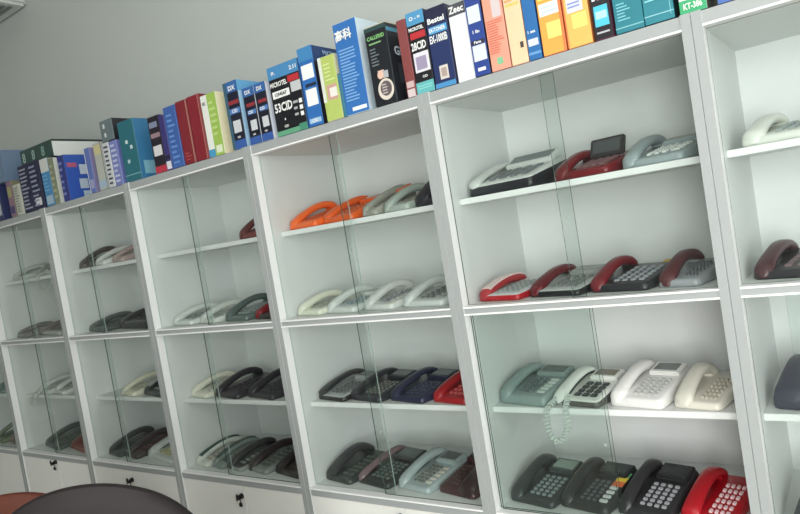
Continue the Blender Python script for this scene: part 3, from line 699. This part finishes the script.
# ------------------------------------------------------------------ chairs in the foreground
def chair(x, y, label, col, seatcol, wback, ztop, rz=0.0, crown=.16):
    t = empty('office_chair', (x, y, 0), rz, label, 'chair', 'chairs in front of the cabinets')
    M = mat('chair_leather', col, .72, vary=.10, scale=25, bump=.15)
    S = mat('chair_leather', seatcol, .5, vary=.10, scale=25, bump=.15)
    # backrest: padded shell, arched top, wrapped slightly towards the sitter (who faces the cabinets)
    bm = bmesh.new()
    z0 = .50
    nx, nz = 20, 14
    def pt(i, j, f):
        u = -1 + 2 * i / nx
        v = j / nz
        hw = wback / 2 * (.80 + .20 * math.sin(PI * min(1, v * .75 + .12)))
        top = ztop - (crown - math.sqrt(crown ** 2 - (u * wback * .46) ** 2)) - .05 * u ** 8
        z = z0 + (top - z0) * v
        edge = min(1.0, 4.0 * min(1 - abs(u), v, 1 - v) + .0)
        th = .035 * math.sqrt(max(0.0, edge)) + .012
        return (u * hw, -.22 - .10 * v + .06 * u * u + f * th, z)
    for f in (-1, 1):
        g = [[bm.verts.new(pt(i, j, f)) for i in range(nx + 1)] for j in range(nz + 1)]
        for j in range(nz):
            for i in range(nx):
                bm.faces.new((g[j][i], g[j][i + 1], g[j + 1][i + 1], g[j + 1][i]))
        if f < 0: ga = g
    b_ = [ga[0][i] for i in range(nx + 1)] + [ga[j][nx] for j in range(1, nz + 1)] + [ga[nz][i] for i in range(nx - 1, -1, -1)] + [ga[j][0] for j in range(nz - 1, 0, -1)]
    c_ = [g[0][i] for i in range(nx + 1)] + [g[j][nx] for j in range(1, nz + 1)] + [g[nz][i] for i in range(nx - 1, -1, -1)] + [g[j][0] for j in range(nz - 1, 0, -1)]
    for i in range(len(b_)):
        k = (i + 1) % len(b_)
        bm.faces.new((b_[i], b_[k], c_[k], c_[i]))
    bk = link('backrest', bm, M, t, smooth=60)
    ss = bk.modifiers.new('padding', 'SUBSURF'); ss.levels = 1; ss.render_levels = 1
    bm = bmesh.new(); box(bm, -.25, .25, -.22, .26, .40, .49, bevel=.035); link('seat', bm, S, t, smooth=50)
    bm = bmesh.new(); tube(bm, [(0, -.12, .39), (0, -.24, .40), (0, -.30, .46), (0, -.305, .60)], .022, 10); link('back_bracket', bm, DARKM, t, smooth=50)
    bm = bmesh.new(); tube(bm, [(0, 0, .10), (0, 0, .30)], .028, 14); tube(bm, [(0, 0, .30), (0, 0, .40)], .020, 14); box(bm, -.1, .1, -.12, .12, .385, .402); link('gas_column', bm, DARKM, t, smooth=50)
    for k in range(5):
        a = 2 * PI * k / 5 + .3
        bm = bmesh.new()
        tube(bm, [(0.0 * math.cos(a), 0, .115), (.16 * math.cos(a), .16 * math.sin(a), .10), (.29 * math.cos(a), .29 * math.sin(a), .075)], .018, 8)
        lg = link('leg', bm, DARKM, t, smooth=50)
        bm = bmesh.new()
        for sg in (-1, 1):
            bmesh.ops.create_cone(bm, cap_ends=True, segments=16, radius1=.028, radius2=.028, depth=.016,
                matrix=Matrix.Translation((.29 * math.cos(a) - sg * .013 * math.sin(a), .29 * math.sin(a) + sg * .013 * math.cos(a), .0285)) @ Matrix.Rotation(a, 4, 'Z') @ Matrix.Rotation(PI / 2, 4, 'X'))
        tube(bm, [(.29 * math.cos(a), .29 * math.sin(a), .03), (.29 * math.cos(a), .29 * math.sin(a), .08)], .006, 8)
        link('caster', bm, mat('caster_black', (30, 30, 32), .4), lg, smooth=50)
    return t
chair(2.715, -.895, 'dark brown office chair with a broad arched backrest in front of the cabinets', (28, 20, 22), (26, 20, 22), .68, 1.120, rz=.70, crown=.345)
chair(1.80, -.69, 'orange-brown office chair partly hidden behind the dark brown chair', (92, 42, 24), (86, 40, 24), .50, .915, rz=.70, crown=.30)

# ------------------------------------------------------------------ light
def area(name, loc, rot, sx, sy, power, col):
    l = bpy.data.lights.new(name, 'AREA')
    l.shape = 'RECTANGLE'; l.size = sx; l.size_y = sy
    l.energy = power; l.color = col
    o = bpy.data.objects.new(name, l)
    C.objects.link(o); o.location = loc; o.rotation_euler = rot
    return o
# daylight entering through the two windows
area('daylight_right_window', (RX1 - .02, -2.85, 1.75), (0, PI / 2, 0), 2.4, 3.2, 108, (1.0, .995, .97))
area('daylight_front_window', (5.55, RY0 + .02, 1.75), (PI / 2, 0, 0), 1.6, 2.4, 215, (1.0, .995, .97))
# unseen ceiling lamp, added as weak fill for the room
area('ceiling_fill_lamp', (3.6, -2.6, RH - .05), (0, 0, 0), 1.2, .5, 16, (1.0, .98, .94))

w = bpy.data.worlds.new('sky')
bpy.context.scene.world = w
w.use_nodes = True
bg = w.node_tree.nodes['Background']
bg.inputs['Color'].default_value = (.82, .90, 1.0, 1)
bg.inputs['Strength'].default_value = 1.0

# ------------------------------------------------------------------ camera
cam = bpy.data.cameras.new('camera')
co = bpy.data.objects.new('camera', cam)
C.objects.link(co)
cam.sensor_fit = 'HORIZONTAL'; cam.sensor_width = 36.0
cam.lens = 662.13 * 36 / 800
cam.clip_start = .02
yaw, pitch, roll = -0.6173, -0.0455, -0.1644
F = Vector((math.sin(yaw) * math.cos(pitch), math.cos(yaw) * math.cos(pitch), math.sin(pitch)))
r0 = Vector((math.cos(yaw), -math.sin(yaw), 0)); u0 = r0.cross(F)
R = r0 * math.cos(roll) + u0 * math.sin(roll); U = -r0 * math.sin(roll) + u0 * math.cos(roll)
M = Matrix((R, U, -F)).transposed().to_4x4()
M.translation = Vector((4.5713, -1.9338, 1.6140))
co.matrix_world = M
bpy.context.scene.camera = co

vs = bpy.context.scene.view_settings
vs.view_transform = 'Standard'; vs.look = 'None'; vs.gamma = 1.0; vs.use_curve_mapping = False
vs.exposure = -0.2
bpy.context.scene.cycles.max_bounces = 10
bpy.context.scene.cycles.transparent_max_bounces = 24
bpy.context.scene.cycles.use_denoising = True
